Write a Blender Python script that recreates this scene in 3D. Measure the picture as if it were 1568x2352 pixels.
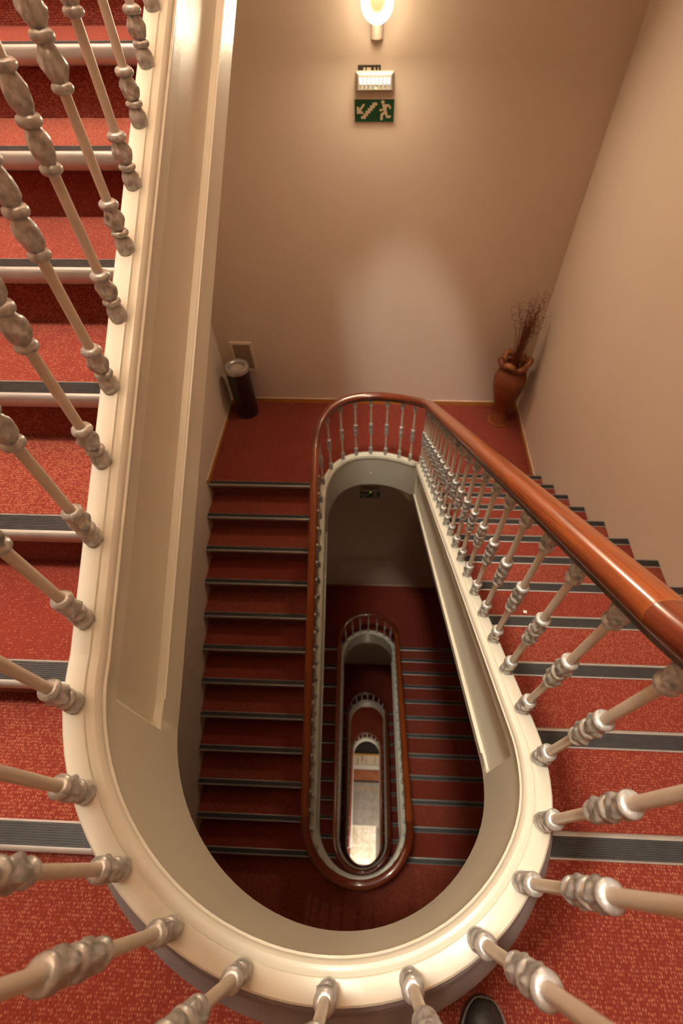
import bpy, bmesh, math, random
from mathutils import Vector, Matrix
random.seed(7)
for o in list(bpy.data.objects): bpy.data.objects.remove(o, do_unlink=True)
SC = bpy.context.scene
COL = SC.collection
pi = math.pi
R_ = math.radians

# ------------------------------------------------------------------ camera
def camera():
    p, y, ro = R_(53.5843), R_(-2.9966), R_(-0.9976)
    fw = Vector((math.sin(y)*math.cos(p), math.cos(y)*math.cos(p), -math.sin(p)))
    rt = Vector((math.cos(y), -math.sin(y), 0)); up = rt.cross(fw)
    r2 = math.cos(ro)*rt + math.sin(ro)*up; u2 = -math.sin(ro)*rt + math.cos(ro)*up
    M = Matrix((r2, u2, -fw)).transposed().to_4x4()
    M.translation = Vector((0.0674, -0.0719, 1.4797))
    cd = bpy.data.cameras.new('camera'); co = bpy.data.objects.new('camera', cd); COL.objects.link(co)
    co.matrix_world = M
    cd.sensor_fit = 'VERTICAL'; cd.sensor_height = 36; cd.sensor_width = 24
    cd.lens = 1067.55/2352*36
    cd.shift_x = -41.68/2352; cd.shift_y = 7.86/2352
    cd.clip_start = 0.02; cd.clip_end = 80
    cd.dof.use_dof = True; cd.dof.focus_distance = 1.1; cd.dof.aperture_fstop = 3.2
    SC.camera = co
camera()
SC.view_settings.view_transform = 'Standard'; SC.view_settings.look = 'None'
SC.view_settings.exposure = 0.58; SC.view_settings.gamma = 1.0; SC.view_settings.use_curve_mapping = False
SC.cycles.diffuse_bounces = 8; SC.cycles.max_bounces = 12; SC.cycles.caustics_reflective = False; SC.cycles.caustics_refractive = False
W = bpy.data.worlds.new('World'); SC.world = W; W.use_nodes = True
W.node_tree.nodes['Background'].inputs[0].default_value = (0.02, 0.015, 0.01, 1)

def light(name, kind, loc, power, col, **kw):
    l = bpy.data.lights.new(name, kind); l.energy = power; l.color = col
    for k, v in kw.items(): setattr(l, k, v)
    o = bpy.data.objects.new(name, l); COL.objects.link(o); o.location = loc
    return o
# the pendant that hangs in the well under the top ceiling
light('pendant_light', 'POINT', (-0.85, 0.2, 9.1), 1650, (1.0, 0.96, 0.84), shadow_soft_size=0.38)
# daylight of the lobby door, far below
# unseen fill light added low in the well to brighten the end wall
light('lower_fill_light', 'POINT', (0.0, -1.6, -7.0), 13, (1.0, 0.84, 0.62), shadow_soft_size=0.45)
o = light('lobby_daylight', 'AREA', (0.0, -1.7, -18.6), 95, (1.0, 0.93, 0.82), shape='RECTANGLE', size=1.6, size_y=2.0)
o.rotation_euler = (R_(70), 0, 0)

# ------------------------------------------------------------------ materials
def mat(name, col, rough=0.6, metal=0.0, build=None, spec=None, coat=0.0):
    m = bpy.data.materials.new(name); m.use_nodes = True
    b = m.node_tree.nodes['Principled BSDF']
    b.inputs['Base Color'].default_value = (*col, 1); b.inputs['Roughness'].default_value = rough
    b.inputs['Metallic'].default_value = metal
    if spec is not None: b.inputs['Specular IOR Level'].default_value = spec
    if coat: b.inputs['Coat Weight'].default_value = coat; b.inputs['Coat Roughness'].default_value = 0.12
    if build: build(m.node_tree, b)
    return m
def N(t, kind, **kw):
    n = t.nodes.new(kind)
    for k, v in kw.items():
        if hasattr(n, k): setattr(n, k, v)
        else: n.inputs[k].default_value = v
    return n
def ramp(t, fac, stops):
    r = t.nodes.new('ShaderNodeValToRGB'); e = r.color_ramp.elements
    while len(e) < len(stops): e.new(0.5)
    for el, (p, c) in zip(e, stops): el.position = p; el.color = (*c, 1)
    t.links.new(fac, r.inputs[0]); return r.outputs[0]
def pos(t): return t.nodes.new('ShaderNodeNewGeometry').outputs['Position']
def bump(t, b, h, strength, dist):
    n = N(t, 'ShaderNodeBump'); n.inputs['Strength'].default_value = strength; n.inputs['Distance'].default_value = dist
    t.links.new(h, n.inputs['Height']); t.links.new(n.outputs[0], b.inputs['Normal'])

def b_carpet(t, b):
    P = pos(t)
    mp = N(t, 'ShaderNodeMapping'); mp.inputs['Scale'].default_value = (1.0, 0.8, 1.0); t.links.new(P, mp.inputs[0])
    v = N(t, 'ShaderNodeTexVoronoi', feature='F1'); v.inputs['Scale'].default_value = 165; v.inputs['Randomness'].default_value = 0.42
    t.links.new(mp.outputs[0], v.inputs['Vector'])
    n = N(t, 'ShaderNodeTexNoise'); n.inputs['Scale'].default_value = 700; n.inputs['Detail'].default_value = 2
    t.links.new(P, n.inputs['Vector'])
    n2 = N(t, 'ShaderNodeTexNoise'); n2.inputs['Scale'].default_value = 2.4; n2.inputs['Detail'].default_value = 4
    t.links.new(P, n2.inputs['Vector'])
    sep = N(t, 'ShaderNodeSeparateColor'); t.links.new(v.outputs['Color'], sep.inputs[0])
    # a fleck where the cell is chosen and the point lies near its centre
    ch = N(t, 'ShaderNodeMapRange'); ch.inputs['From Min'].default_value = 0.1; ch.inputs['From Max'].default_value = 0.6; t.links.new(sep.outputs[0], ch.inputs['Value'])
    mr = N(t, 'ShaderNodeMapRange'); mr.inputs['From Min'].default_value = 0.56; mr.inputs['From Max'].default_value = 0.08
    t.links.new(v.outputs['Distance'], mr.inputs['Value'])
    mu = N(t, 'ShaderNodeMath', operation='MULTIPLY'); t.links.new(ch.outputs[0], mu.inputs[0]); t.links.new(mr.outputs[0], mu.inputs[1])
    base = ramp(t, n.outputs[0], [(0.3, (0.14, 0.018, 0.011)), (0.7, (0.22, 0.034, 0.021))])
    mx = N(t, 'ShaderNodeMix', data_type='RGBA'); t.links.new(mu.outputs[0], mx.inputs[0]); t.links.new(base, mx.inputs[6])
    mx.inputs[7].default_value = (0.36, 0.128, 0.070, 1)
    m2 = N(t, 'ShaderNodeMix', data_type='RGBA', blend_type='MULTIPLY'); m2.inputs[0].default_value = 1
    wear = ramp(t, n2.outputs[0], [(0.25, (0.82, 0.80, 0.80)), (0.75, (1.0, 1.0, 1.0))])
    t.links.new(mx.outputs[2], m2.inputs[6]); t.links.new(wear, m2.inputs[7]); t.links.new(m2.outputs[2], b.inputs['Base Color'])
    bump(t, b, v.outputs['Distance'], 0.5, 0.003)
    b.inputs['Sheen Weight'].default_value = 0.15
def b_paint(c1, c2, sc=6, bs=0.12):
    def f(t, b):
        P = pos(t)
        n = N(t, 'ShaderNodeTexNoise'); n.inputs['Scale'].default_value = sc; n.inputs['Detail'].default_value = 5
        t.links.new(P, n.inputs['Vector'])
        t.links.new(ramp(t, n.outputs[0], [(0.3, c1), (0.7, c2)]), b.inputs['Base Color'])
        n2 = N(t, 'ShaderNodeTexNoise'); n2.inputs['Scale'].default_value = 60; n2.inputs['Detail'].default_value = 3
        t.links.new(P, n2.inputs['Vector']); bump(t, b, n2.outputs[0], bs, 0.004)
    return f
def b_wood(c1, c2, c3):
    def f(t, b):
        uv = N(t, 'ShaderNodeUVMap')
        mp = N(t, 'ShaderNodeMapping'); mp.inputs['Scale'].default_value = (3.0, 26.0, 1.0); t.links.new(uv.outputs[0], mp.inputs[0])
        n = N(t, 'ShaderNodeTexNoise'); n.inputs['Scale'].default_value = 1.6; n.inputs['Detail'].default_value = 6; n.inputs['Distortion'].default_value = 0.6
        t.links.new(mp.outputs[0], n.inputs['Vector'])
        t.links.new(ramp(t, n.outputs[0], [(0.28, c1), (0.5, c2), (0.75, c3)]), b.inputs['Base Color'])
    return f
def b_silver(t, b):
    tc = N(t, 'ShaderNodeTexCoord')
    n = N(t, 'ShaderNodeTexNoise'); n.inputs['Scale'].default_value = 90; n.inputs['Detail'].default_value = 3
    t.links.new(tc.outputs['Object'], n.inputs['Vector'])
    t.links.new(ramp(t, n.outputs[0], [(0.3, (0.32, 0.325, 0.32)), (0.65, (0.54, 0.545, 0.535))]), b.inputs['Base Color'])
    bump(t, b, n.outputs[0], 0.35, 0.003)
def b_tile(c1, c2, sc):
    def f(t, b):
        P = pos(t)
        n = N(t, 'ShaderNodeTexNoise'); n.inputs['Scale'].default_value = sc; n.inputs['Detail'].default_value = 5; n.inputs['Distortion'].default_value = 1.0
        t.links.new(P, n.inputs['Vector'])
        t.links.new(ramp(t, n.outputs[0], [(0.3, c1), (0.7, c2)]), b.inputs['Base Color'])
    return f
def emit(name, col, s, base=(0.9, 0.9, 0.9)):
    def f(t, b):
        b.inputs['Emission Color'].default_value = (*col, 1); b.inputs['Emission Strength'].default_value = s
    return mat(name, base, 0.4, build=f)

M = dict(
    carpet=mat('red_fleck_carpet', (0.4, 0.04, 0.02), 0.95, build=b_carpet, spec=0.1),
    wall=mat('wall_paint', (0.5, 0.38, 0.32), 0.75, build=b_paint((0.64, 0.53, 0.44), (0.67, 0.555, 0.465), 1.2, 0.06), spec=0.25),
    white=mat('cream_gloss_paint', (0.8, 0.74, 0.64), 0.32, build=b_paint((0.585, 0.575, 0.49), (0.625, 0.615, 0.53), 5, 0.10)),
    skirt=mat('grey_mauve_paint', (0.24, 0.205, 0.2), 0.45, build=b_paint((0.13, 0.108, 0.105), (0.19, 0.16, 0.155), 9, 0.1)),
    plaster=mat('soffit_plaster', (0.7, 0.62, 0.52), 0.8, build=b_paint((0.68, 0.60, 0.50), (0.72, 0.64, 0.54), 3)),
    shaft=mat('baluster_cream_paint', (0.72, 0.60, 0.47), 0.38, build=b_paint((0.56, 0.50, 0.425), (0.61, 0.55, 0.47), 40, 0.08)),
    silver=mat('silver_paint', (0.5, 0.48, 0.45), 0.36, 0.45, build=b_silver),
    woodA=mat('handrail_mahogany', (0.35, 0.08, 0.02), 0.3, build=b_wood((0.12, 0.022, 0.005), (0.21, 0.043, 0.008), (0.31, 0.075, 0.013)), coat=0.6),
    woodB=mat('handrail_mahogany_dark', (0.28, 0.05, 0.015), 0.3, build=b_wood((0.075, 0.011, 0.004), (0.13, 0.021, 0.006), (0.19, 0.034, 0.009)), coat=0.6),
    iron=mat('dark_rail_iron', (0.14, 0.1, 0.085), 0.4, 0.4, build=b_paint((0.11, 0.08, 0.07), (0.18, 0.135, 0.115), 30)),
    alu=mat('nosing_aluminium', (0.6, 0.58, 0.55), 0.38, 0.7, build=b_paint((0.42, 0.415, 0.40), (0.48, 0.475, 0.46), 12, 0.05)),
    rubber=mat('black_grip_rubber', (0.035, 0.03, 0.03), 0.55, build=b_paint((0.018, 0.016, 0.017), (0.032, 0.028, 0.027), 30)),
    ochre=mat('ochre_wood_skirting', (0.45, 0.19, 0.04), 0.45, build=b_paint((0.40, 0.155, 0.03), (0.50, 0.215, 0.045), 7)),
    edge=mat('pale_carpet_edge', (0.6, 0.45, 0.3), 0.7, build=b_paint((0.5, 0.36, 0.24), (0.62, 0.47, 0.33), 20)),
    black=mat('black_lacquer', (0.02, 0.013, 0.013), 0.3, build=b_paint((0.016, 0.011, 0.011), (0.028, 0.018, 0.018), 10)),
    chrome=mat('brushed_steel', (0.6, 0.57, 0.54), 0.22, 0.6, build=b_paint((0.50, 0.47, 0.44), (0.6, 0.57, 0.54), 15, 0.03)),
    sand=mat('ash_sand', (0.45, 0.36, 0.30), 0.9, build=b_paint((0.38, 0.30, 0.25), (0.5, 0.4, 0.33), 80)),
    clay=mat('terracotta', (0.4, 0.12, 0.04), 0.5, build=b_paint((0.13, 0.028, 0.007), (0.20, 0.05, 0.013), 9)),
    clay2=mat('pale_terracotta', (0.5, 0.22, 0.09), 0.45, build=b_paint((0.22, 0.07, 0.018), (0.32, 0.12, 0.037), 12)),
    twig=mat('red_brown_twig', (0.16, 0.035, 0.015), 0.8, build=b_paint((0.12, 0.025, 0.01), (0.22, 0.055, 0.022), 50)),
    vent=mat('vent_cream', (0.55, 0.43, 0.33), 0.5, build=b_paint((0.66, 0.55, 0.45), (0.72, 0.60, 0.50), 20)),
    slat=mat('vent_slat', (0.36, 0.27, 0.2), 0.5, build=b_paint((0.33, 0.245, 0.18), (0.40, 0.30, 0.225), 20)),
    dark=mat('dark_hollow', (0.03, 0.022, 0.018), 0.8, build=b_paint((0.025, 0.018, 0.015), (0.035, 0.027, 0.02), 10)),
    green=mat('sign_green', (0.006, 0.06, 0.022), 0.5, build=b_paint((0.005, 0.052, 0.018), (0.008, 0.07, 0.026), 14)),
    signfg=mat('sign_pale_print', (0.62, 0.52, 0.38), 0.6, build=b_paint((0.6, 0.5, 0.36), (0.64, 0.54, 0.4), 20)),
    plastic=mat('white_plastic', (0.78, 0.74, 0.66), 0.4, build=b_paint((0.76, 0.72, 0.64), (0.8, 0.76, 0.68), 20)),
    fitting=mat('light_fitting_plastic', (0.46, 0.43, 0.38), 0.45, build=b_paint((0.43, 0.40, 0.35), (0.48, 0.45, 0.40), 20)),
    shoe=mat('black_shoe_leather', (0.02, 0.017, 0.017), 0.4, build=b_paint((0.016, 0.014, 0.014), (0.03, 0.026, 0.025), 60, 0.3)),
    sole=mat('shoe_sole_rubber', (0.06, 0.05, 0.047), 0.6, build=b_paint((0.05, 0.042, 0.04), (0.075, 0.064, 0.06), 40)),
    thread=mat('welt_thread', (0.2, 0.16, 0.14), 0.7, build=b_paint((0.17, 0.14, 0.12), (0.24, 0.19, 0.16), 60)),
    tile=mat('grey_lobby_tile', (0.35, 0.3, 0.26), 0.35, build=b_tile((0.30, 0.255, 0.22), (0.40, 0.345, 0.295), 5)),
    daylight_tile=mat('painted_daylight_tile', (0.8, 0.7, 0.5), 0.25, build=b_tile((0.62, 0.50, 0.33), (0.95, 0.88, 0.74), 4)),  # lobby daylight put into a paler tile colour
    grout=mat('tile_grout', (0.22, 0.18, 0.15), 0.8, build=b_paint((0.2, 0.165, 0.14), (0.25, 0.2, 0.17), 9)),
    yellow=mat('yellow_inlay', (0.62, 0.33, 0.05), 0.5, build=b_paint((0.55, 0.28, 0.04), (0.66, 0.37, 0.07), 9)),
    cream=mat('cream_stone', (0.75, 0.65, 0.48), 0.4, build=b_tile((0.68, 0.58, 0.42), (0.8, 0.7, 0.53), 4)),
    walnut=mat('counter_wood', (0.35, 0.11, 0.04), 0.35, build=b_paint((0.28, 0.08, 0.028), (0.42, 0.14, 0.05), 5)),
    paper=mat('paper_white', (0.8, 0.75, 0.7), 0.8, build=b_paint((0.78, 0.73, 0.68), (0.83, 0.78, 0.72), 50)),
    lampglass=emit('lamp_glow', (1.0, 0.84, 0.60), 4.5),
    lampcore=emit('lamp_core_glow', (1.0, 0.62, 0.30), 0.15, (0.32, 0.2, 0.1)),
    led=emit('led_glow', (1.0, 0.95, 0.88), 2.4),
    ledy=emit('indicator_glow', (0.9, 0.95, 0.05), 1.2),
)

# ------------------------------------------------------------------ mesh helpers
def mesh(name, verts, faces, mats, smooth=None, fm=None, uv=None):
    me = bpy.data.meshes.new(name)
    me.from_pydata([tuple(v) for v in verts], [], faces)
    for m in (mats if isinstance(mats, (list, tuple)) else [mats]): me.materials.append(M[m] if isinstance(m, str) else m)
    if fm:
        for p, i in zip(me.polygons, fm): p.material_index = i
    if uv:
        l = me.uv_layers.new(name='UVMap')
        for lp in me.loops: l.data[lp.index].uv = uv[lp.vertex_index]
    bm = bmesh.new(); bm.from_mesh(me); bmesh.ops.recalc_face_normals(bm, faces=bm.faces); bm.to_mesh(me); bm.free()
    if smooth is not None:
        for p in me.polygons: p.use_smooth = True
        me.set_sharp_from_angle(angle=R_(smooth))
    me.update(); return me
def put(name, me, parent=None, loc=(0, 0, 0), rot=(0, 0, 0)):
    o = bpy.data.objects.new(name, me); COL.objects.link(o); o.location = loc; o.rotation_euler = rot
    if parent: o.parent = parent
    return o
def tag(o, label=None, cat=None, group=None, kind=None):
    if label: o['label'] = label
    if cat: o['category'] = cat
    if group: o['group'] = group
    if kind: o['kind'] = kind
    return o
def thing(name, loc, label, cat, group=None):
    return tag(put(name, None, None, loc), label, cat, group)
class MB:
    def __init__(s): s.v = []; s.f = []; s.m = []
    def add(s, v, f, m=0):
        n = len(s.v); s.v += [tuple(x) for x in v]; s.f += [tuple(i+n for i in q) for q in f]; s.m += [m]*len(f); return s
    def box(s, x0, x1, y0, y1, z0, z1, m=0, bev=0.0):
        if bev <= 0:
            v = [(x, y, z) for z in (z0, z1) for y in (y0, y1) for x in (x0, x1)]
            return s.add(v, [(0, 2, 3, 1), (4, 5, 7, 6), (0, 1, 5, 4), (2, 6, 7, 3), (0, 4, 6, 2), (1, 3, 7, 5)], m)
        bm = bmesh.new(); bmesh.ops.create_cube(bm, size=1)
        for w in bm.verts: w.co = Vector(((x0+x1)/2+w.co.x*(x1-x0), (y0+y1)/2+w.co.y*(y1-y0), (z0+z1)/2+w.co.z*(z1-z0)))
        bmesh.ops.bevel(bm, geom=list(bm.edges), offset=bev, segments=2, affect='EDGES', profile=0.5)
        bm.verts.index_update()
        s.add([w.co[:] for w in bm.verts], [[w.index for w in q.verts] for q in bm.faces], m); bm.free(); return s
    def lathe(s, prof, n=24, cx=0, cy=0, m=0, fr=None):
        # fr(angle, z, r) -> r
        v = []; f = []; k = len(prof)
        for i in range(n):
            a = 2*pi*i/n
            for (r, z) in prof:
                q = fr(a, z, r) if fr else r
                v.append((cx+q*math.cos(a), cy+q*math.sin(a), z))
        for i in range(n):
            j = (i+1) % n
            for t in range(k-1): f.append((i*k+t, j*k+t, j*k+t+1, i*k+t+1))
        f.append(tuple(i*k for i in range(n))[::-1]); f.append(tuple(i*k+k-1 for i in range(n)))
        return s.add(v, f, m)
    def prism(s, poly, axis, c0, c1, m=0):
        # poly in the two other axes (in x,y,z order); extruded along axis
        n = len(poly); v = []
        for c in (c0, c1):
            for (p, q) in poly:
                v.append({'x': (c, p, q), 'y': (p, c, q), 'z': (p, q, c)}[axis])
        f = [tuple(range(n))[::-1], tuple(range(n, 2*n))] + [(i, (i+1) % n, n+(i+1) % n, n+i) for i in range(n)]
        return s.add(v, f, m)
    def tube(s, pts, r, n=6, m=0):
        pts = [Vector(p) for p in pts]; k = len(pts); v = []; f = []
        rr = r if callable(r) else (lambda t: r)
        nrm = None
        for i, p in enumerate(pts):
            t = (pts[min(i+1, k-1)]-pts[max(i-1, 0)]).normalized()
            if nrm is None: nrm = t.orthogonal().normalized()
            nrm = (nrm - t*nrm.dot(t)).normalized(); bi = t.cross(nrm)
            for j in range(n):
                a = 2*pi*j/n; v.append(p+rr(i/(k-1))*(math.cos(a)*nrm+math.sin(a)*bi))
        for i in range(k-1):
            for j in range(n): f.append((i*n+j, i*n+(j+1) % n, (i+1)*n+(j+1) % n, (i+1)*n+j))
        f.append(tuple(range(n))[::-1]); f.append(tuple((k-1)*n+j for j in range(n)))
        return s.add(v, f, m)
    def mesh(s, name, mats, smooth=None): return mesh(name, s.v, s.f, mats, smooth, s.m)
    def put(s, name, mats, parent=None, loc=(0, 0, 0), rot=(0, 0, 0), smooth=None): return put(name, s.mesh(name, mats, smooth), parent, loc, rot)

# ------------------------------------------------------------------ survey of the stairwell
G = 0.30; rR = 0.2093; rL = 0.2098; gL = 0.3033; yL = 3.2527
rU = 0.172; gU = 0.3209; y0U = yL - 11*gL
yn, yf = 0.2309, 3.0385
A_, B_, C_ = 0.4681, 0.5302, 0.5061
HF = 0.4875; HRAIL = 0.7344
WR, WL, YW, YB = 1.8472, 1.8109, 4.681, -2.1
ST = 12*(rR+rL)
zM = [-ST*i for i in range(5)]
zH = [z - 12*rR for z in zM[:4]]
yMs = [0.0, -0.0444, -0.0444, -0.0444]
ZTOP = 10.0
def cR(i, y): return zM[i] + 0.2596 - rR/G*(y - yMs[i])
def cL(i, y): return zH[i] + 0.2417 + rL/gL*(y - yL)
def cU(y): return 0.2398 + rU + rU/gU*(y - y0U)
def interp(tab, x):
    # cubic (Catmull-Rom) through a table of (x, value)
    for k in range(len(tab)-1):
        if tab[k][0] <= x <= tab[k+1][0]: break
    x0, p1 = tab[k]; x1, p2 = tab[k+1]; h = x1-x0; t = (x-x0)/h
    m1 = (p2-tab[k-1][1])/(x1-tab[k-1][0]) if k > 0 else (p2-p1)/h
    m2 = (tab[k+2][1]-p1)/(tab[k+2][0]-x0) if k+2 < len(tab) else (p2-p1)/h
    return (2*t**3-3*t**2+1)*p1+(t**3-2*t**2+t)*h*m1+(-2*t**3+3*t**2)*p2+(t**3-t**2)*h*m2
def near_z(i, a):
    left = 0.5807 if i == 0 else 0.6697
    tab = [(-180, left), (-170, left-0.03 if i == 0 else 0.61), (-153, .487 if i == 0 else .505), (-138, .415), (-124, .345), (-108, .275), (-90, .245), (-72, .262), (-56, .28), (-40, .275), (-26, .245), (-9, .15), (0, cR(i, yn)-zM[i])]
    return zM[i]+interp(tab, a)
def far_z(i, a):
    e = cR(i, yf)-zM[i]
    tab = [(0, e), (15, -2.0), (30, -2.10), (50, -2.186), (70, -2.235), (90, -2.258), (107, -2.26), (125, -2.265), (144, -2.292), (164, -2.356), (180, cL(i, yf)-zM[i])]
    return zM[i]+interp(tab, a)
def rail_off(t):      # t 0..1 through a curve: the rail stands a little higher over the turns
    s = min(1.0, min(t, 1-t)/0.16); s = s*s*(3-2*s)
    return HRAIL + 0.056*s
# path pieces: list of (kind, param, curb z, rail z); position at half width w from pt()
def pt(kind, p, w):
    if kind == 'n': a = R_(p); return (w*math.cos(a), yn+w*math.sin(a))
    if kind == 'f': a = R_(p); return (w*math.cos(a), yf+w*math.sin(a))
    return (w, p) if kind == 'r' else (-w, p)
def seg_near(i, n=44): return [('n', -180+180*k/n, near_z(i, -180+180*k/n), near_z(i, -180+180*k/n)+rail_off(k/n)) for k in range(n+1)]
def seg_right(i, n=14): return [('r', yn+(yf-yn)*k/n, cR(i, yn+(yf-yn)*k/n), cR(i, yn+(yf-yn)*k/n)+HRAIL) for k in range(n+1)]
def seg_far(i, n=44): return [('f', 180*k/n, far_z(i, 180*k/n), far_z(i, 180*k/n)+rail_off(k/n)) for k in range(n+1)]
def seg_left(i, n=14): return [('l', yf+(yn-yf)*k/n, cL(i, yf+(yn-yf)*k/n), cL(i, yf+(yn-yf)*k/n)+HRAIL) for k in range(n+1)]
def seg_up(n=14): return [('l', yf+(yn-yf)*k/n, cU(yf+(yn-yf)*k/n), cU(yf+(yn-yf)*k/n)+HRAIL) for k in range(n+1)]

# ------------------------------------------------------------------ the shell
def quad_wall(name, v, m='wall', label=None):
    o = put(name, mesh(name, v, [(0, 1, 2, 3)], m)); tag(o, label, kind='structure'); return o
ZB = zM[4]
T = 0.12
def slab_wall(name, x0, x1, y0, y1, label):
    o = MB().box(x0, x1, y0, y1, ZB-0.1, ZTOP+0.1).put(name, 'wall'); tag(o, label, kind='structure'); return o
slab_wall('wall_back', -WL-T, WR+T, YW, YW+T, 'tan painted end wall carrying the wall lamp and exit sign')
slab_wall('wall_left', -WL-T, -WL, YB-T, YW, 'tan painted wall along the left of the staircase')
slab_wall('wall_right', WR, WR+T, YB-T, YW, 'tan painted wall along the right of the staircase')
slab_wall('wall_front', -WL-T, WR+T, YB-T, YB, 'tan painted wall behind the nearest landing')
tag(MB().box(-WL-T, WR+T, YB-T, YW+T, ZTOP, ZTOP+0.1).put('ceiling', 'plaster'), 'plain plaster ceiling over the top of the stairwell', kind='structure')

def floor_poly(name, poly, z, th, label):
    b = MB(); b.prism(poly, 'z', z-th, z)
    b.m[0] = 1; b.m[1] = 0
    for k in range(2, len(b.m)): b.m[k] = 1
    o = b.put(name, ['carpet', 'plaster']); tag(o, label, kind='structure'); return o
def arc(cy, r, a0, a1, n=36): return [(r*math.cos(R_(a0+(a1-a0)*k/n)), cy+r*math.sin(R_(a0+(a1-a0)*k/n))) for k in range(n+1)]
TH = HF - 0.245
BI = 0.518   # inner edge of the landing slab, inside the curb
def m_landing(z, yr, yl, label):
    aR = math.degrees(math.asin((yr-yn)/BI)); aL = -180 - math.degrees(math.asin((yl-yn)/BI))
    poly = [(-WL, YB), (WR, YB), (WR, yr)] + arc(yn, BI, aR, aL) + [(-WL, yl)]
    return floor_poly('floor', poly, z, TH, label)
def h_landing(z, yr, yl, label):
    aR = math.degrees(math.asin((yr-yf)/BI)); aL = 180 - math.degrees(math.asin((yl-yf)/BI))
    poly = [(WR, yr), (WR, YW), (-WL, YW), (-WL, yl)] + arc(yf, BI, aL, aR)
    return floor_poly('floor', poly, z, TH, label)
SB = 0.022   # how far a riser stands back under its nosing
names_m = ['red carpeted landing nearest the camera where the shoes stand', 'red carpeted landing one storey below, at the foot of the first lower flight',
           'red carpeted landing two storeys below at the near end of the well', 'red carpeted landing three storeys below at the near end of the well']
for i in range(4): m_landing(zM[i], yMs[i]-SB-0.012, y0U+SB+0.012, names_m[i])
names_h = ['red carpeted half landing with the vase and the black bin', 'red carpeted half landing below, under the small far exit sign',
           'dark red half landing at the far end, third down', 'red half landing lit by a lamp, lowest at the far end']
for i in range(4): h_landing(zH[i], 11*G+yMs[i]-SB-0.012, yL+SB+0.012, names_h[i])
zH0 = 12*rU
h_landing(zH0, y0U+11*gU-G-SB, y0U+11*gU, 'half landing overhead at the top of the left flight')

m_landing(zH0+12*rR, -0.10, -0.10, 'unseen landing overhead at the head of the upper flight, added for its shade')  # unseen, added with its edge set to shade the nearest landing
# baseboards of the half landings
BBH = 0.062
for i in range(4):
    z = zH[i]; w = ['the vase landing', 'the landing one storey below', 'the third half landing down', 'the lowest half landing'][i]
    b = MB().box(-WL, WR, YW-0.014, YW, z, z+BBH).box(-WL, WR, YW-0.014, YW, z+BBH, z+BBH+0.005, 1)
    tag(b.put('baseboard_back', ['ochre', 'edge']), 'ochre wooden skirting along the end wall of '+w, kind='structure')
    b = MB().box(-WL, -WL+0.014, yL, YW, z, z+BBH).box(-WL, -WL+0.014, yL, YW, z+BBH, z+BBH+0.005, 1)
    tag(b.put('baseboard_left', ['ochre', 'edge']), 'ochre wooden skirting on the left wall of '+w, kind='structure')
    b = MB().box(WR-0.014, WR, 11*G, YW, z, z+BBH).box(WR-0.014, WR, 11*G, YW, z+BBH, z+BBH+0.005, 1)
    tag(b.put('baseboard_right', ['ochre', 'edge']), 'ochre wooden skirting on the right wall of '+w, kind='structure')

# ------------------------------------------------------------------ stair flights
def nosing_meshes(x0, x1, d, tag_):
    # profile (y, z); y positive to the front of the step, mirrored by d
    fr = [(-0.056, -0.006), (-0.056, 0.003), (-0.0515, 0.0045), (-0.0505, 0.0015), (-0.0065, 0.0015), (-0.0055, 0.0045), (-0.001, 0.0042),
          (0.004, 0.001), (0.0065, -0.006), (0.0065, -0.024), (0.0035, -0.036), (-0.005, -0.044), (-0.014, -0.046), (-0.014, -0.040), (-0.004, -0.034), (-0.002, -0.008)]
    body = MB().prism([(d*y, z) for y, z in fr], 'x', x0, x1).mesh('nosing', 'alu', 40)
    gp = [(-0.0505, 0.001)]
    n = 9; w = 0.044/n
    for k in range(n):
        y = -0.0505+k*w
        gp += [(y+0.0006, 0.0042), (y+w*0.62, 0.0042), (y+w*0.72, 0.0026), (y+w*0.98, 0.0026)]
    gp += [(-0.0065, 0.001)]
    strip = MB().prism([(d*y, z) for y, z in gp], 'x', x0, x1).mesh('grip_strip', 'rubber')
    return body, strip
def flight(name, ys, zs, rise, d, x0, x1, wallx, label, group, curbz, cheap=False, lower_y=None):
    """ys/zs: nosing positions from the top step (landing edge) down; d = +1 if the fronts face +y."""
    t = thing(name, (0, ys[0], zs[0]), label, 'stairs', group)
    go = abs(ys[1]-ys[0])
    nb, ns = nosing_meshes(x0, x1, d, name)
    y_in, y_out = (-(go-SB+0.0) if True else 0), 0
    b = MB()
    ya, yb = sorted((d*0.0, -d*(go+SB+0.012)))
    b.box(x0, x1, ya, yb, -0.03, 0.0)
    tm = b.mesh('tread', 'carpet')
    ya, yb = sorted((-d*SB, -d*(SB+0.03)))
    rm = MB().box(x0, x1, ya, yb, -rise, -0.002).mesh('riser', 'carpet')
    ex = (wallx-0.013, wallx) if wallx > 0 else (wallx, wallx+0.013)
    ya, yb = sorted((-d*SB+d*0.006, -d*(SB+0.02)))
    em = MB().box(ex[0], ex[1], ya, yb, -rise, -0.045).mesh('carpet_edge', 'edge')
    for k, (y, z) in enumerate(zip(ys, zs)):
        loc = (0, y-ys[0], z-zs[0])
        if k: put('tread', tm, t, loc)
        put('riser', rm, t, loc)
        if not cheap:
            put('carpet_edge', em, t, loc)
        n = put('nosing', nb, t, loc); put('grip_strip', ns, n)
    # sloped soffit under the flight
    y1, y2 = ys[0]-d*0.0, ys[-1]
    def bot(y): return curbz(y)-HF
    ya, yb = sorted((y1, y2)); ya = max(ya, yn)
    pl = [(ya-ys[0], bot(ya)-zs[0]), (yb-ys[0], bot(yb)-zs[0]), (yb-ys[0], bot(yb)-zs[0]+0.012), (ya-ys[0], bot(ya)-zs[0]+0.012)]
    MB().prism(pl, 'x', x0, x1).put('soffit', 'plaster', t)
    return t
XI = 0.518
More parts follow.
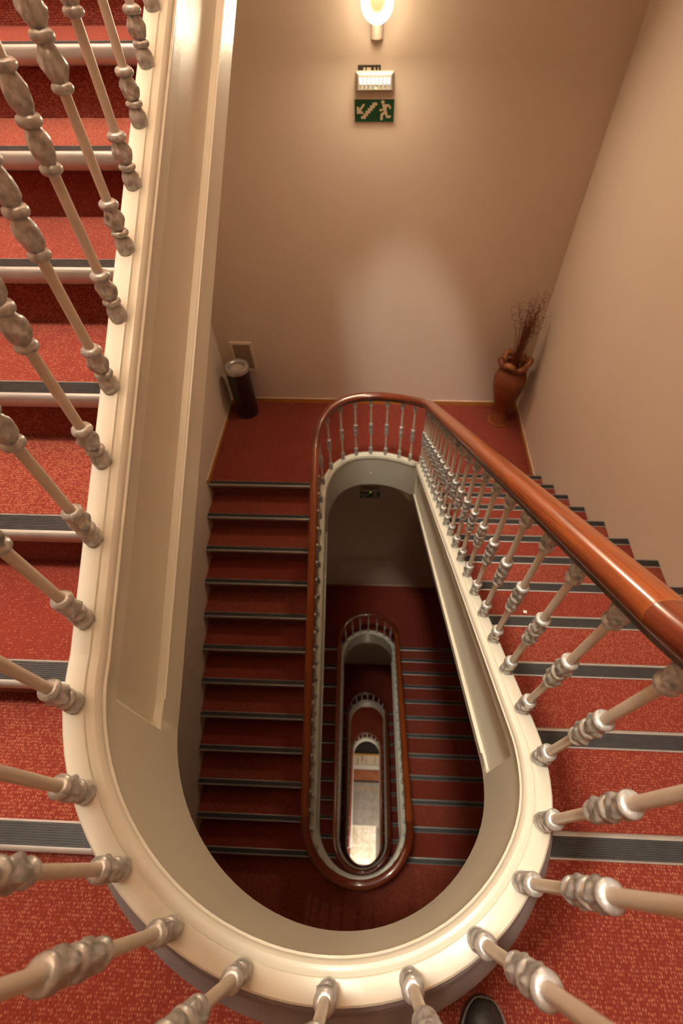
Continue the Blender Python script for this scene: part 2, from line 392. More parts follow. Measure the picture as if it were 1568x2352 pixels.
ordn = ['', 'second', 'third', 'lowest']
labR = ['right-hand flight of red carpeted steps descending from the nearest landing beside the handrail',
        'shadowed flight of red carpeted steps descending right of the well one storey below',
        'dark right-hand flight of red steps two storeys down, glimpsed beside the second oval',
        'right-hand flight of red steps three storeys down, deepest in the well']
labL = ['flight of red steps with dark nosings, from the vase landing down the left',
        'left-hand flight of red steps one storey deeper, seen between the two largest ovals',
        'left-hand flight of dark red steps two storeys deeper, beside the third oval',
        'left-hand flight of red steps leading down to the lobby']
for i in range(4):
    ys = [k*G+yMs[i] for k in range(12)]; zs = [zM[i]-k*rR for k in range(12)]
    flight('stair_flight', ys, zs, rR, 1, XI, WR-0.003, WR-0.003, labR[i], 'red carpeted stair flights', lambda y, i=i: cR(i, y), cheap=i > 1)
    ys = [yL-k*gL for k in range(12)]; zs = [zH[i]-k*rL for k in range(12)]
    flight('stair_flight', ys, zs, rL, -1, -WL+0.003, -XI, -WL+0.003, labL[i], 'red carpeted stair flights', lambda y, i=i: cL(i, y), cheap=i > 1)
ys = [y0U+k*gU for k in range(11, -1, -1)]; zs = [(k+1)*rU for k in range(11, -1, -1)]
flight('stair_flight', ys, zs, rU, -1, -WL+0.003, -XI, -WL+0.003, 'flight of red steps with shiny metal fronts climbing at the left edge', 'red carpeted stair flights', cU)
ys = [y0U+11*gU-(12-k)*G for k in range(12)]; zs = [zH0+(12-k)*rR for k in range(12)]
flight('stair_flight', ys, zs, rR, 1, XI, WR-0.003, WR-0.003, 'flight of steps overhead on the right, above the picture', 'red carpeted stair flights', lambda y: zH0+0.26+rR/G*(y0U+11*gU-y), cheap=True)

# ------------------------------------------------------------------ curbs of the well (closed string with moulded edge)
CURB = [(A_+0.000, -HF), (A_+0.000, -0.046), (A_-0.004, -0.044), (A_-0.007, -0.038), (A_-0.007, -0.030), (A_-0.003, -0.026), (A_-0.003, -0.022), (A_-0.001, -0.013), (A_+0.004, -0.006),
        (A_+0.011, -0.004), (A_+0.018, -0.0055), (A_+0.0205, -0.0065), (A_+0.022, -0.001), (A_+0.026, 0.0), (B_-0.004, 0.0), (B_, -0.004), (B_, -0.034)]
SKIRT = [(B_-0.012, -0.030), (B_-0.012, -0.058), (B_-0.002, -0.062), (B_+0.010, -0.066), (B_+0.014, -0.074), (B_+0.012, -0.084), (B_+0.006, -0.088), (B_+0.010, -0.096), (B_+0.026, -0.104), (B_+0.032, -0.114), (B_+0.034, -0.30), (B_-0.012, -0.30)]
RD = 0.044
def curb_prof(zc, rec):
    """inner face from the bottom up, with a moulded recess of strength rec[0] between rec[1] and rec[2] below the top"""
    rho, t0, t1 = rec
    f = [(A_, -HF)]
    for d, t in ((0.0, -t1), (0.003, -t1+0.003), (0.005, -t1+0.003), (0.021, -t1+0.011), (0.025, -t1+0.011), (0.041, -t1+0.025), (RD, -t1+0.044), (RD, -t0-0.020), (0.026, -t0-0.012), (0.022, -t0-0.002), (0.0, -t0)):
        f.append((A_+rho*d, t))
    return f + CURB[1:]
def sweep(prof, path, name, m, parent, smooth=35):
    v = []; f = []; k = None
    for q in path:
        kind, p, zc, zr = q[:4]
        P = prof(q) if callable(prof) else prof
        k = len(P)
        for (w, dz) in P:
            x, y = pt(kind, p, w); v.append((x, y, zc+dz))
    for i in range(len(path)-1):
        for j in range(k):
            j2 = (j+1) % k
            f.append((i*k+j, i*k+j2, (i+1)*k+j2, (i+1)*k+j))
    return put(name, mesh(name, v, f, m, smooth), parent)
def merge(*segs):
    o = list(segs[0])
    for s in segs[1:]: o += s[1:]
    return o
ENDS = ((0.0, 0.0), (0.002, 0.14), (0.014, 0.45), (0.017, 0.57), (0.030, 0.93), (0.034, 1.0))     # distance into the panel, depth reached
Y_END, Y_FAR = 0.172, 2.93
R_UP, R_DN = (0.095, 0.362), (0.105, 0.432)
def ang_of(y): return math.degrees(math.asin((yn-y)/A_))      # how far a height y lies into the near curve
def straight(side, zf, far_first, t):
    ys = [yf]+[Y_FAR-d for d, r in ENDS]+[Y_FAR-0.034-(Y_FAR-0.034-yn)*k/12 for k in range(1, 13)]
    rs = [0.0]+[r for d, r in ENDS]+[1.0]*12
    o = [(side, y, zf(y), 0, (r, *t)) for y, r in zip(ys, rs)]
    return o if far_first else o[::-1]
def near_curve(i):
    tl = R_UP if i == 0 else R_DN
    o = [(-180.0, 1.0, tl)]
    for d, r in ENDS[::-1]: o.append((-180+ang_of(Y_END+d), r, tl))
    a0, a1 = -180+ang_of(Y_END), -ang_of(Y_END)
    for k in range(1, 44): o.append((a0+(a1-a0)*k/44, 0.0, tl if k < 22 else R_DN))
    for d, r in ENDS: o.append((-ang_of(Y_END+d), r, R_DN))
    o.append((0.0, 1.0, R_DN))
    return [('n', a, near_z(i, a), 0, (r, *t)) for a, r, t in o]
def far_curve(i): return [('f', 180*k/44, far_z(i, 180*k/44), 0, (0.0, *R_DN)) for k in range(45)]
PC = lambda q: curb_prof(q[2], q[4])
def PS(q):
    # the skirting flares out around the near landing
    s = 1.0
    if q[0] == 'n': s = 1.0+0.8*max(0.0, -math.sin(R_(q[1])))**2
    return [(B_+(w-B_)*s if w > B_ else w, z) for w, z in SKIRT]
def bead(sign, zf, t1, parent):
    x = sign*A_; v = []; pr = [(-0.001, 0.0), (0.0035, 0.001), (0.0042, 0.004), (0.0028, 0.0075), (-0.001, 0.009)]; n = len(pr)
    for y in (Y_END+0.07, Y_FAR):
        for q, t in pr: v.append((x-sign*q, y, zf(y)-t1-t+0.001))
    MB().add(v, [tuple(range(n))[::-1], tuple(range(n, 2*n))]+[(k, (k+1) % n, n+(k+1) % n, n+k) for k in range(n)]).put('panel_bead', 'white', parent, smooth=40)
cu = thing('stairwell_curb', (0, 0, 0), 'long cream panelled curb slanting up the left side of the photo', 'stair curb', 'cream curbs edging the well')
path = straight('l', cU, True, R_UP); path.append(('l', yn-0.006, cU(yn-0.006), 0, path[-1][4]))
sweep(PC, path, 'string', 'white', cu); sweep(PS, path, 'skirting', 'skirt', cu); bead(-1, cU, R_UP[1], cu)
labc = ['cream curb ring around the widest opening of the well, nearest the camera', 'cream curb of the second ring of the well, inside the largest mahogany oval',
        'cream curb of the third ring of the well, one oval further down', 'cream curb of the smallest ring of the well, around the lobby view']
for i in range(4):
    c = thing('stairwell_curb', (0, 0, 0), labc[i], 'stair curb', 'cream curbs edging the well')
    fr = lambda y, i=i: cR(i, y); fl_ = lambda y, i=i: cL(i, y)
    path = merge(near_curve(i), straight('r', fr, False, R_DN), far_curve(i), straight('l', fl_, True, R_DN))
    sweep(PC, path, 'string', 'white', c); sweep(PS, path, 'skirting', 'skirt', c)
    bead(1, fr, R_DN[1], c); bead(-1, fl_, R_DN[1], c)
    if i == 0:
        MB().lathe([(0.0, 0.0), (0.009, 0.0), (0.013, 0.006), (0.011, 0.014), (0.0, 0.017)], 12).put('hook_knob', 'plaster', c, (0.016, yf+A_-0.0, -2.544), (R_(90), 0, 0), 40)

# ------------------------------------------------------------------ balustrades
def lump(zones, seed, amp):
    """cast leaf relief, only inside the bulbs (zones of z)"""
    def fr(a, z, r):
        for z0, z1 in zones:
            if z0 < z < z1:
                u = (z-z0)/(z1-z0); e = math.sin(pi*u)**0.6
                return r*(1+amp*e*(math.sin(4*a+seed+u*2.6)+0.55*math.sin(7*a-seed*2-u*4.0)+0.35*math.cos(2*a+u*9)))
        return r*(1+0.012*math.sin(3*a+seed))
    return fr
def fine(prof, k=3):
    o = []
    for (r0, z0), (r1, z1) in zip(prof, prof[1:]):
        n = k if z1-z0 > 0.0065 else 1
        for j in range(n): o.append((r0+(r1-r0)*j/n, z0+(z1-z0)*j/n))
    return o+[prof[-1]]
LOW = [(0.011, -0.016), (0.0160, -0.011), (0.0192, 0.001), (0.0198, 0.009), (0.0185, 0.017), (0.0150, 0.0235), (0.0128, 0.0262), (0.0170, 0.0285), (0.0190, 0.0320), (0.0190, 0.0350), (0.0168, 0.0380), (0.0125, 0.0402),
       (0.0158, 0.0450), (0.0188, 0.0540), (0.0190, 0.0620), (0.0168, 0.0710), (0.0138, 0.0770), (0.0125, 0.0795), (0.0178, 0.0815), (0.0200, 0.0850), (0.0200, 0.0890), (0.0182, 0.0930), (0.0150, 0.0955), (0.0130, 0.0965), (0.0100, 0.0965)]
MID = [(0.0100, -0.074), (0.0150, -0.073), (0.0182, -0.070), (0.0190, -0.066), (0.0180, -0.0615), (0.0132, -0.058), (0.0158, -0.052), (0.0190, -0.041), (0.0196, -0.030), (0.0178, -0.019), (0.0140, -0.0115), (0.0132, -0.0095), (0.0182, -0.0065), (0.0202, -0.002),
       (0.0202, 0.002), (0.0182, 0.0065), (0.0132, 0.0095), (0.0140, 0.0115), (0.0178, 0.019), (0.0196, 0.030), (0.0190, 0.041), (0.0158, 0.052), (0.0132, 0.058), (0.0180, 0.0615), (0.0200, 0.066), (0.0196, 0.070), (0.0165, 0.073), (0.0135, 0.074), (0.0100, 0.074)]
TOPC = [(0.0100, -0.094), (0.0150, -0.093), (0.0185, -0.090), (0.0195, -0.086), (0.0182, -0.081), (0.0132, -0.077), (0.0158, -0.071), (0.0192, -0.060), (0.0196, -0.049), (0.0172, -0.038), (0.0138, -0.032), (0.0185, -0.029), (0.0198, -0.024), (0.0188, -0.019), (0.0160, -0.016), (0.0190, -0.010), (0.020, -0.002), (0.020, 0.006)]
lowM = MB().lathe(fine(LOW), 28, fr=lump([(0.0402, 0.0795)], 0.6, .135)).mesh('collar', 'silver', 42)
midM = MB().lathe(fine(MID), 28, fr=lump([(-0.058, -0.0095), (0.0095, 0.058)], 1.9, .14)).mesh('collar', 'silver', 42)
topM = MB().lathe(fine(TOPC), 28, fr=lump([(-0.077, -0.032)], 3.1, .135)).mesh('collar', 'silver', 42)
shaftC = {}
def shaft_mesh(L):
    k = round(L, 2)
    if k not in shaftC:
        shaftC[k] = MB().lathe([(0.0098, 0.0), (0.0098, k*0.5), (0.0094, k)], 12).mesh('baluster', 'shaft', 60)
    return shaftC[k], k
simpleC = {}
def simple_mesh(L):
    k = round(L, 2)
    if k not in simpleC:
        b = MB().lathe([(0.0098, 0.0), (0.0094, k)], 8)
        for prof, z in ((LOW[::2], 0.0), (MID[::2], k*0.475), (TOPC[::2], k)):
            b.lathe([(r, q+z) for r, q in prof], 8, m=1)
        simpleC[k] = b.mesh('baluster', ['shaft', 'silver'], 60)
    return simpleC[k], k
def baluster(parent, kind, p, zc, zr, detail):
    x, y = pt(kind, p, C_); L = zr-zc-0.026
    me, k = (shaft_mesh if detail else simple_mesh)(L)
    b = put('baluster', me, parent, (x, y, zc))
    if detail:
        rz = random.uniform(0, 2*pi)
        for m, z in ((lowM, 0.0), (midM, k*0.475), (topM, k)): put('collar', m, b, (0, 0, z), (0, 0, rz))
RW, RH = 0.0395, 0.0305
def rail_profile(n=20):
    o = []
    for j in range(n):
        a = 2*pi*j/n; c, s = math.cos(a), math.sin(a)
        w = RW*math.copysign(abs(c)**0.92, c); z = RH*math.copysign(abs(s)**0.92, s)
        if z < -0.020: z = -0.020-(abs(z)-0.020)*0.5
        o.append((w, z))
    return o
def rail(path, m, parent):
    pr = rail_profile(); k = len(pr); v = []; f = []; uv = []; L = 0; prev = None
    # path tangent to tilt the section
    P = [Vector((*pt(a, p, C_), zr)) for (a, p, zc, zr) in path]
    for i, (kind, p, zc, zr) in enumerate(path):
        if prev is not None: L += (P[i]-prev).length
        prev = P[i]
        t = (P[min(i+1, len(P)-1)]-P[max(i-1, 0)]).normalized()
        x1, y1 = pt(kind, p, C_+1); n = Vector((x1, y1, 0))-Vector((P[i].x, P[i].y, 0)); n.normalize()
        u = n.cross(t); 
        if u.z < 0: u = -u
        for j, (w, z) in enumerate(pr): v.append(P[i]+n*w+u*z); uv.append((L, abs(j/k-0.5)))
    for i in range(len(path)-1):
        for j in range(k): f.append((i*k+j, i*k+(j+1) % k, (i+1)*k+(j+1) % k, (i+1)*k+j))
    f.append(tuple(range(k))); f.append(tuple((len(path)-1)*k+j for j in range(k)))
    h = put('handrail', mesh('handrail', v, f, m, 50, uv=uv), parent)
    kind, p = path[0][:2]; t = (P[1]-P[0]).normalized(); x1, y1 = pt(kind, p, C_+1); n = (Vector((x1, y1, 0))-Vector((P[0].x, P[0].y, 0))).normalized(); u = n.cross(t)
    if u.z < 0: u = -u
    v2 = []
    for s_, e in ((-0.0012, 1.006), (0.0012, 1.006)):
        for (w, z) in pr: v2.append(P[0]+t*s_+n*w*e+u*z*e)
    put('joint_line', mesh('joint_line', v2, [(j, (j+1) % k, k+(j+1) % k, k+j) for j in range(k)]+[tuple(range(k)), tuple(range(k, 2*k))], 'clay2', 50), h)
    # flat iron under the rail
    v = []; f = []
    for i, (kind, p, zc, zr) in enumerate(path):
        for (w, dz) in ((C_-0.027, -0.034), (C_+0.027, -0.034), (C_+0.027, -0.022), (C_-0.027, -0.022)):
            x, y = pt(kind, p, w); v.append((x, y, zr+dz*1.2))
    for i in range(len(path)-1):
        for j in range(4): f.append((i*4+j, i*4+(j+1) % 4, (i+1)*4+(j+1) % 4, (i+1)*4+j))
    put('iron_bar', mesh('iron_bar', v, f, 'iron'), h)
def dense(seg_fn, i, n): return seg_fn(i, n) if i is not None else seg_fn(n)
def bar_at(kind, i, p):
    if kind == 'n': z = near_z(i, p); return z, z+rail_off((p+180)/180)
    if kind == 'f': z = far_z(i, p); return z, z+rail_off(p/180)
    z = cR(i, p) if kind == 'r' else (cL(i, p) if kind == 'l' else cU(p)); return z, z+HRAIL
ru = thing('stair_railing', (0, 0, 0), 'row of cream balusters with silver collars climbing the left flight', 'railing', 'mahogany and iron stair railings')
rail(seg_up(), 'woodA', ru)
for k in range(19):
    y = 0.291+0.1443*k; z, zr = bar_at('u', 0, y); baluster(ru, 'l', y, z, zr, True)
labr = ['railing with thick mahogany rail, from the nearest landing down the right flight', 'railing of the largest closed mahogany oval below',
        'railing of the middle mahogany oval, second deepest ring', 'railing of the smallest mahogany oval around the lobby view']
for i in range(4):
    t = thing('stair_railing', (0, 0, zM[i]), labr[i], 'railing', 'mahogany and iron stair railings')
    t.location = (0, 0, 0)
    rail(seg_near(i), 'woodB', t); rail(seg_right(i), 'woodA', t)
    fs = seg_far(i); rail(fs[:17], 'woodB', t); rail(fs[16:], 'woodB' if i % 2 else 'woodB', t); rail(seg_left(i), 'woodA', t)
    det = i < 2
    for a in (-170.4, -153.6, -138.5, -124.1, -108.2, -89.7, -72.2, -55.9, -40.7, -26.3, -9.3):
        baluster(t, 'n', a, *bar_at('n', i, a), det)
    for k in range(19): y = 0.294+(3.03-0.294)/19*k; baluster(t, 'r', y, *bar_at('r', i, y), det)
    for a in (0.4, 30.2/2+2, 30.2+2, 50.6, 69.8, 88.6, 106.8, 124.7, 144.3, 164.2):
        if a == 30.2/2+2: continue
        baluster(t, 'f', a, *bar_at('f', i, a), det)
    for k in range(20): y = 3.0-0.1425*k; baluster(t, 'l', y, *bar_at('l', i, y), det)

# ------------------------------------------------------------------ wall fittings
def wall_lamp(z, label):
    t = thing('wall_lamp', (0.003, YW, z), label, 'wall lamp')
    b = MB(); n, k = 40, 14; v = []; f = []
    R0, r0 = 0.082, 0.027
    for i in range(n):
        a = 2*pi*i/n
        for j in range(k):
            c = 2*pi*j/k; v.append(((R0+r0*math.cos(c))*math.cos(a), -0.10+r0*math.sin(c), (R0+r0*math.cos(c))*math.sin(a)))
    for i in range(n):
        for j in range(k): f.append((i*k+j, i*k+(j+1) % k, ((i+1) % n)*k+(j+1) % k, ((i+1) % n)*k+j))
    put('ring_tube', mesh('ring_tube', v, f, 'lampglass', 60), t)
    MB().lathe([(0.0, 0.0), (0.052, 0.0), (0.052, 0.014), (0.044, 0.022), (0.0, 0.024)], 32).put('centre_disc', 'lampcore', t, (0, -0.085, 0), (R_(90), 0, 0), 40)
    MB().lathe([(0.0, 0.0), (0.030, 0.0), (0.026, 0.08), (0.0, 0.082)], 20).put('stem', 'plastic', t, (0, 0, 0), (R_(90), 0, 0), 40)
    # half-round bracket under the ring
    prof = []
    for i in range(13):
        a = pi*i/12; prof.append((0.046*math.cos(a), -0.075*math.sin(a)))
    MB().prism(prof, 'z', -0.185, -0.065).put('bracket', 'wall', t, smooth=40)
    return t
wall_lamp(1.012, 'glowing ring-shaped lamp high on the end wall at the top of the photo')
wall_lamp(zH[3]+3.45, 'glowing ring lamp on the end wall above the lowest half landing')
light('ring_lamp_light', 'POINT', (0.003, YW-0.36, 1.05), 5, (1.0, 0.78, 0.47), shadow_soft_size=0.09)
o = light('ring_lamp_beam', 'AREA', (0.003, YW-0.15, 1.0), 33, (1.0, 0.82, 0.56), shape='DISK', size=0.2)     # the open front of the same lamp, into the stairwell
o.rotation_euler = (R_(-62), 0, 0)
light('ring_lamp_light_low', 'POINT', (0.003, YW-0.30, zH[3]+3.47), 12, (1.0, 0.78, 0.52), shadow_soft_size=0.09)

def em_light(x, z, w, h, label, lit=True):
    t = thing('emergency_light', (x, YW, z), label, 'emergency light', 'emergency lights on the end wall')
    MB().box(-w/2, w/2, -0.03, 0, -h/2, h/2, bev=0.006).put('housing', 'fitting', t)
    b = MB(); b.prism([(-w/2+0.004, -h/2+0.004), (w/2-0.004, -h/2+0.004), (w/2-0.004, h/2-0.004), (-w/2+0.004, h/2-0.004)], 'y', -0.034, -0.03)
    b.v = [((x_*0.9 if y_ < -0.033 else x_), y_-(0.02 if y_ < -0.033 else 0), (z_*0.78 if y_ < -0.033 else z_)) for x_, y_, z_ in b.v]
    b.put('diffuser', 'fitting', t)
    for k in range(8):
        MB().box(-0.0065, 0.0065, -0.006, 0, -0.018, 0.018, bev=0.003).put('lamp_tube', 'led' if lit else 'plastic', t, (-0.105+0.03*k, -0.054, 0.008))
    MB().lathe([(0, 0), (0.005, 0), (0.005, 0.004), (0, 0.005)], 10).put('indicator', 'ledy', t, (0.01, -0.054, -0.034), (R_(90), 0, 0))
    return t
em_light(-0.008, 0.598, 0.285, 0.116, 'white emergency light with a row of lit tubes above the green sign')
em_light(-0.008, zH[1]+3.31, 0.30, 0.09, 'emergency light just above the distant exit sign, seen through the arch', False)

def exit_sign(x, z, w, h, label):
    t = thing('exit_sign', (x, YW, z), label, 'sign', 'green stair exit signs')
    MB().box(-w/2-0.006, w/2+0.006, -0.006, 0, -h/2-0.006, h/2+0.006).put('backing', 'vent', t)
    MB().box(-w/2, w/2, -0.009, -0.006, -h/2, h/2).put('green_plate', 'green', t)
    F = -0.0105
    def poly(name, pts):
        # pts in 0..100 x 0..58 from the top left of the plate
        P = [((px/100-0.5)*w, (0.5-py/58)*h) for px, py in pts]
        MB().prism(P, 'y', F, -0.0088).put(name, 'signfg', t)
    poly('arrow', [(26, 13), (22, 10.5), (12, 24), (9.5, 17.5), (5.5, 19), (5.5, 36.5), (20, 36.5), (22, 32), (15.5, 29)])
    # flight of steps
    steps = []
    n = 6
    for k in range(n): steps += [(57-k*6.8-(0 if k else 0), 8+k*6.6), (45-k*6.8+ (0), 8+k*6.6)]
    top = []; bot = []
    for k in range(n):
        xr = 57-k*5.8; y = 8+k*6.9
        top += [(xr-12, y), (xr-12, y+6.9)] if k < n-1 else [(xr-12, y), (xr-12-0, y+6.9)]
        bot += [(xr, y), (xr, y+6.9)]
    poly('stairs_symbol', top + bot[::-1])
    hd = [(71+4.6*math.cos(2*pi*k/16), 6.8+4.8*math.sin(2*pi*k/16)) for k in range(16)]
    poly('figure_head', hd)
    poly('figure_body', [(69, 13), (85, 12), (91, 17), (92, 24), (88.5, 25), (86.5, 18.5), (82.5, 18), (80.5, 26), (82, 31.5), (84, 41.5), (91.5, 40), (92.5, 44), (90, 47.5), (80.5, 47), (77, 36.5), (72, 40), (71, 53), (66.5, 53.5), (65, 50), (66, 37), (74, 31), (74, 27), (65, 30.5), (62.5, 28.5), (63, 25), (72, 23)])
    return t
exit_sign(-0.009, 0.4225, 0.31, 0.138, 'green stair exit sign with running figure under the emergency light')
exit_sign(-0.009, zH[1]+3.15, 0.325, 0.15, 'small distant green exit sign seen under the first arch of the well')
t = thing('dark_plaque', (-0.05, YW, 0.645), 'narrow black plaque peeping out above the emergency light', 'sign')
MB().box(-0.085, 0.085, -0.008, 0, -0.05, 0.04).put('plate', 'dark', t)
for x0, x1 in ((-0.045, -0.030), (-0.020, 0.012), (0.035, 0.045), (0.062, 0.07)):
    MB().box(x0, x1, -0.0095, -0.0078, 0.0, 0.028).put('mark', 'signfg', t)

# wall vent behind the bin
t = thing('wall_vent', (-1.53, YW, -1.84), 'cream slatted air vent low on the end wall behind the bin', 'vent')
b = MB().box(-0.13, 0.13, -0.016, 0, 0.165, 0.195).box(-0.13, 0.13, -0.016, 0, -0.195, -0.165).box(-0.13, -0.102, -0.016, 0, -0.165, 0.165).box(0.102, 0.13, -0.016, 0, -0.165, 0.165)
b.put('frame', 'vent', t)
MB().box(-0.102, 0.102, -0.003, 0, -0.165, 0.165).put('backing', 'dark', t)
sl = MB().add([(-0.006, -0.013, -0.165), (0.007, -0.004, -0.165), (0.006, -0.003, -0.165), (-0.007, -0.012, -0.165), (-0.006, -0.013, 0.165), (0.007, -0.004, 0.165), (0.006, -0.003, 0.165), (-0.007, -0.012, 0.165)],
              [(0, 1, 2, 3), (7, 6, 5, 4), (0, 4, 5, 1), (1, 5, 6, 2), (2, 6, 7, 3), (3, 7, 4, 0)]).mesh('slat', 'slat')
for k in range(12): put('slat', sl, t, (-0.088+0.0168*k, 0, 0))

# ashtray bin
t = thing('ashtray_bin', (-1.573, 4.47, zH[0]), 'tall black cylindrical ashtray bin with steel rim in the landing corner', 'bin')
MB().lathe([(0.0, 0.0), (0.128, 0.0), (0.132, 0.006), (0.132, 0.655), (0.0, 0.655)], 40).put('body', 'black', t, smooth=40)
MB().lathe([(0.088, 0.640), (0.136, 0.640), (0.138, 0.648), (0.138, 0.690), (0.132, 0.700), (0.118, 0.704), (0.095, 0.700), (0.088, 0.692), (0.088, 0.660)], 40).put('rim', 'chrome', t, smooth=40)
MB().lathe([(0.0, 0.640), (0.076, 0.640), (0.074, 0.660), (0.05, 0.664), (0.0, 0.665)], 32).put('ash_tray', 'sand', t, smooth=40)

# vase with knotted rim
t = thing('floor_vase', (1.585, 4.40, zH[0]), 'terracotta floor vase with flared foot and knotted rim in the far corner', 'vase')
def vr(a, z, r):
    return r*(1+0.012*math.sin(3*a+z*9))
MB().lathe([(0.0, 0.0), (0.118, 0.0), (0.124, 0.012), (0.118, 0.035), (0.094, 0.075), (0.080, 0.13), (0.082, 0.18), (0.102, 0.27), (0.135, 0.38), (0.165, 0.49), (0.180, 0.58), (0.178, 0.65), (0.155, 0.71), (0.118, 0.755), (0.102, 0.785),
            (0.108, 0.83), (0.096, 0.83), (0.090, 0.785), (0.05, 0.76), (0.0, 0.755)], 40, fr=vr).put('body', 'clay', t, smooth=50)
MB().lathe([(0.06, 0.0), (0.116, -0.002), (0.127, 0.010), (0.121, 0.030), (0.108, 0.045), (0.06, 0.040)], 36).put('foot', 'clay2', t, smooth=50)
for k in range(6):
    a0 = 2*pi*k/6+0.3; pts = []
    for j in range(11):
        u = j/10; a = a0+u*1.25; rr = 0.105+0.052*math.sin(pi*u); pts.append((rr*math.cos(a), rr*math.sin(a), 0.775+0.085*math.sin(pi*u)+(0.02 if k % 2 else -0.01)))
    MB().tube(pts, lambda u: 0.018+0.018*math.sin(pi*min(1, max(0, u))), 8).put('rim_fold', 'clay2' if k % 2 else 'clay', t, smooth=60)

t = thing('dried_branches', (1.585, 4.40, zH[0]+0.78), 'bundle of curly red brown dried twigs standing in the terracotta vase', 'branches')
rb = random.Random(3)
for k in range(52):
    a = rb.uniform(0, 2*pi); sp = rb.uniform(0.0, 0.05); H = rb.uniform(0.55, 1.06); cr = rb.uniform(0.010, 0.034); fq = rb.uniform(26, 60); ph = rb.uniform(0, 6.28)
    dx = max(-0.13, min(0.15, rb.gauss(0.04, 0.075))); dy = rb.gauss(0.03, 0.07); st = rb.uniform(0.45, 0.62); dr = rb.choice((-1, 1))
    pts = []; n = 46
    for j in range(n+1):
        u = j/n; cur = max(0, u-st)/(1-st); w = cr*min(1, cur*1.6); th = dr*fq*max(0, u-st)+ph
        pts.append((sp*math.cos(a)+dx*u**1.6+w*(math.sin(th)-math.sin(ph)), sp*math.sin(a)+dy*u**1.6+w*0.7*math.sin(th*0.83+1), -0.05+H*u*(1-0.18*cur)+w*(math.cos(th)-math.cos(ph))))
    MB().tube(pts, lambda u: 0.0040*(1-0.6*u), 4).put('twig', 'twig', t)

# scrap of paper on a step of the right flight
b = MB(); v = []
for j in range(5):
    for i in range(5): v.append((-0.009+0.0045*i+rb.uniform(-.001, .001), -0.007+0.0035*j+rb.uniform(-.001, .001), 0.002+rb.uniform(0, 0.005)))
b.add(v, [(j*5+i, j*5+i+1, j*5+i+6, j*5+i+5) for j in range(4) for i in range(4)])
o = b.put('paper_scrap', 'paper', None, (0.886, 1.02, -4*rR)); tag(o, 'tiny white scrap of paper lying on a right-hand step', 'litter')

# ------------------------------------------------------------------ shoes of whoever holds the camera
def shoe(x, y, rz, label):
    t = thing('shoe', (x, y, 0), label, 'shoe', 'pair of black shoes'); t.rotation_euler = (0, 0, rz)
    # toe at +y = 0, heel at -0.29
    def outline(u, w):   # u 0 toe .. 1 heel
        return w*min(1.0, math.sqrt(max(0.0, 1-(1-min(1, u/0.24))**2)))*(1-0.13*math.exp(-((u-0.62)/0.16)**2))*min(1, math.sqrt(max(0.0, 1-max(0, (u-0.86)/0.14)**2)))
    def loft(secs):
        n = len(secs[0]); v = [p for s in secs for p in s]; f = []
        for i in range(len(secs)-1):
            for j in range(n): f.append((i*n+j, i*n+(j+1) % n, (i+1)*n+(j+1) % n, (i+1)*n+j))
        f.append(tuple(range(n))); f.append(tuple((len(secs)-1)*n+j for j in range(n)))
        return v, f
    us = [0.003, .015, .035, .07, .11, .16, .22, .3, .4, .5, .6, .7, .8, .88, .94, .98, .998]
    s = []
    for u in us:
        w = max(0.003, outline(u, 0.052)); y_ = -0.295*u
        s.append([(-w, y_, 0), (w, y_, 0), (w+0.0005, y_, 0.014), (w-0.001, y_, 0.026), (-w+0.001, y_, 0.026), (-w-0.0005, y_, 0.014)])
    MB().add(*loft(s)).put('sole', 'sole', t, smooth=40)
    s = []
    for u in us[1:-1]:
        w = max(0.003, outline(u, 0.0475)-0.001); y_ = -0.295*u
        h = 0.026+0.032*min(1, math.sqrt(u/0.2))+0.045*max(0, min(1, (u-0.28)/0.35))-0.012*max(0, (u-0.7))
        sec = []
        for j in range(13):
            a = pi*j/12; sec.append((w*math.cos(a)*(1 if h < 0.07 else 0.9+0.1*abs(math.cos(a))), y_, 0.024+(h-0.024)*math.sin(a)**0.8))
        s.append(sec)
    MB().add(*loft(s)).put('upper', 'shoe', t, smooth=60)
    pts = [(outline(u, 0.0505), -0.295*u, 0.0275) for u in us[1:12]]
    MB().tube([(-p[0], p[1], p[2]) for p in pts[::-1]]+pts, 0.0012, 5).put('welt_stitching', 'thread', t)
    MB().lathe([(0.0, 0.0), (0.036, 0.0), (0.038, 0.02), (0.034, 0.024), (0.0, 0.02)], 20).put('ankle_opening', 'dark', t, (0, -0.215, 0.085), (0, 0, 0), 40)
    return t
shoe(0.336, -0.305, R_(-6), 'black shoe toe at the bottom edge, right of the middle baluster')
shoe(-0.06, -0.366, R_(4), 'black shoe toe barely showing at the bottom edge, left of the other shoe')

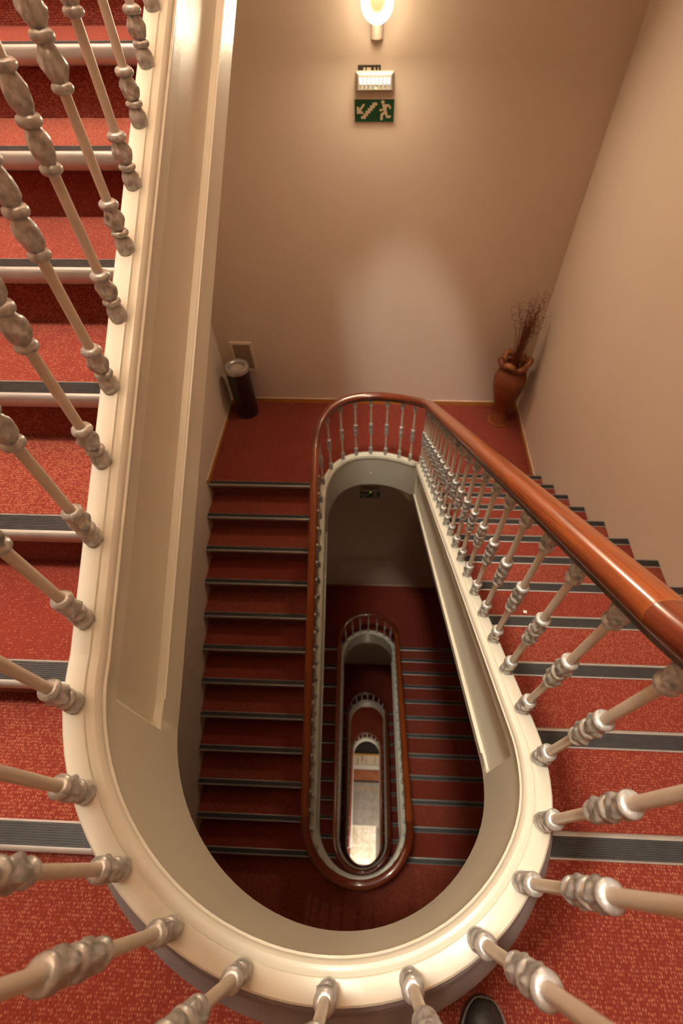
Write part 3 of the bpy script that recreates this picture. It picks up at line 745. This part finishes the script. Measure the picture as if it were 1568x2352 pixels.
# ------------------------------------------------------------------ the lobby at the bottom
fl = MB().box(-WL, WR, YB, YW, ZB-0.05, ZB).put('floor', 'grout'); tag(fl, 'grey tiled lobby floor at the very bottom of the well', kind='structure')
tm = MB().box(-0.148, 0.148, -0.148, 0.148, 0, 0.012, bev=0.003).mesh('floor_tile', 'tile')
mm = MB().box(-0.118, 0.118, -0.118, 0.118, 0, 0.0125, bev=0.003).mesh('floor_tile', 'daylight_tile')
for j in range(12):
    for i in range(8):
        x = -1.05+0.3*i; y = 2.25-0.3*j
        if -0.5 < x < 0.5 and -0.18 < y < 1.0: continue
        put('floor_tile', tm, fl, (x, y, ZB))
for j in range(5):  # daylight patch on the lobby floor, painted as paler tiles
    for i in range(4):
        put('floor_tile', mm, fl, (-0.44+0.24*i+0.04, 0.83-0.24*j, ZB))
for k in range(4):
    MB().add([(-0.045, -0.06, 0), (0.0, -0.06, 0), (0.05, 0, 0), (0, 0.06, 0), (-0.045, 0.06, 0), (0.0, 0, 0), (-0.045, -0.06, 0.003), (0.0, -0.06, 0.003), (0.05, 0, 0.003), (0, 0.06, 0.003), (-0.045, 0.06, 0.003), (0.0, 0, 0.003)],
             [(0, 1, 2, 5), (5, 2, 3, 4), (6, 7, 8, 11), (11, 8, 9, 10), (0, 1, 7, 6), (1, 2, 8, 7), (2, 3, 9, 8), (3, 4, 10, 9), (4, 5, 11, 10), (5, 0, 6, 11)]).put('inlay_mark', 'yellow', fl, (-0.36+0.24*k, 2.17, ZB+0.0115))
def lobby_slab(name, x0, x1, y0, y1, h, m, label, cat):
    t = MB().box(x0, x1, y0, y1, 0, h, bev=min(0.006, h*0.3)).put(name, m, None, (0, 0, ZB+0.001)); tag(t, label, cat); return t
t = thing('door_mat', (0, 2.66, ZB+0.012), 'red brown mat with dark border on the lobby floor at the bottom of the well', 'mat')
MB().box(-1.1, 1.1, -0.19, 0.19, 0, 0.014, bev=0.004).put('pile', 'walnut', t)
MB().box(-1.13, 1.13, -0.235, -0.19, 0, 0.010, bev=0.003).put('border', 'dark', t)
t = thing('stone_threshold', (0, 2.95, ZB), 'white stone threshold strip behind the lobby mat', 'threshold')
MB().box(-1.2, 1.2, -0.08, 0.08, 0, 0.05, bev=0.006).put('slab', 'plastic', t)
t = thing('porch_paving', (0, 3.21, ZB), 'cream paving slabs between the white threshold and the yellow strip', 'paving')
for k in range(6): MB().box(-0.172, 0.172, -0.17, 0.17, 0, 0.045, bev=0.004).put('slab', 'cream', t, (-0.9+0.36*k, 0, 0))
MB().box(-0.02, 0.02, -0.09, 0.09, 0, 0.012, bev=0.003).put('door_stop', 'walnut', t, (-0.17, 0.06, 0.045))
lobby_slab('brass_strip', -1.2, 1.2, 3.385, 3.44, 0.06, 'yellow', 'yellow strip along the far end of the lobby paving', 'strip')
lobby_slab('dark_mat', -1.2, 1.2, 3.445, 4.6, 0.03, 'dark', 'dark mat beyond the yellow strip at the bottom of the well', 'mat')

# set each curb's and railing's origin at its own landing level
for o in [q for q in COL.objects if q.type == 'EMPTY' and q.name.split('.')[0] in ('stairwell_curb', 'stair_railing')]:
    n = int(o.name.split('.')[1])-1 if '.' in o.name else 0
    z = zM[n]; o.location.z += z
    for c in o.children: c.location.z -= z
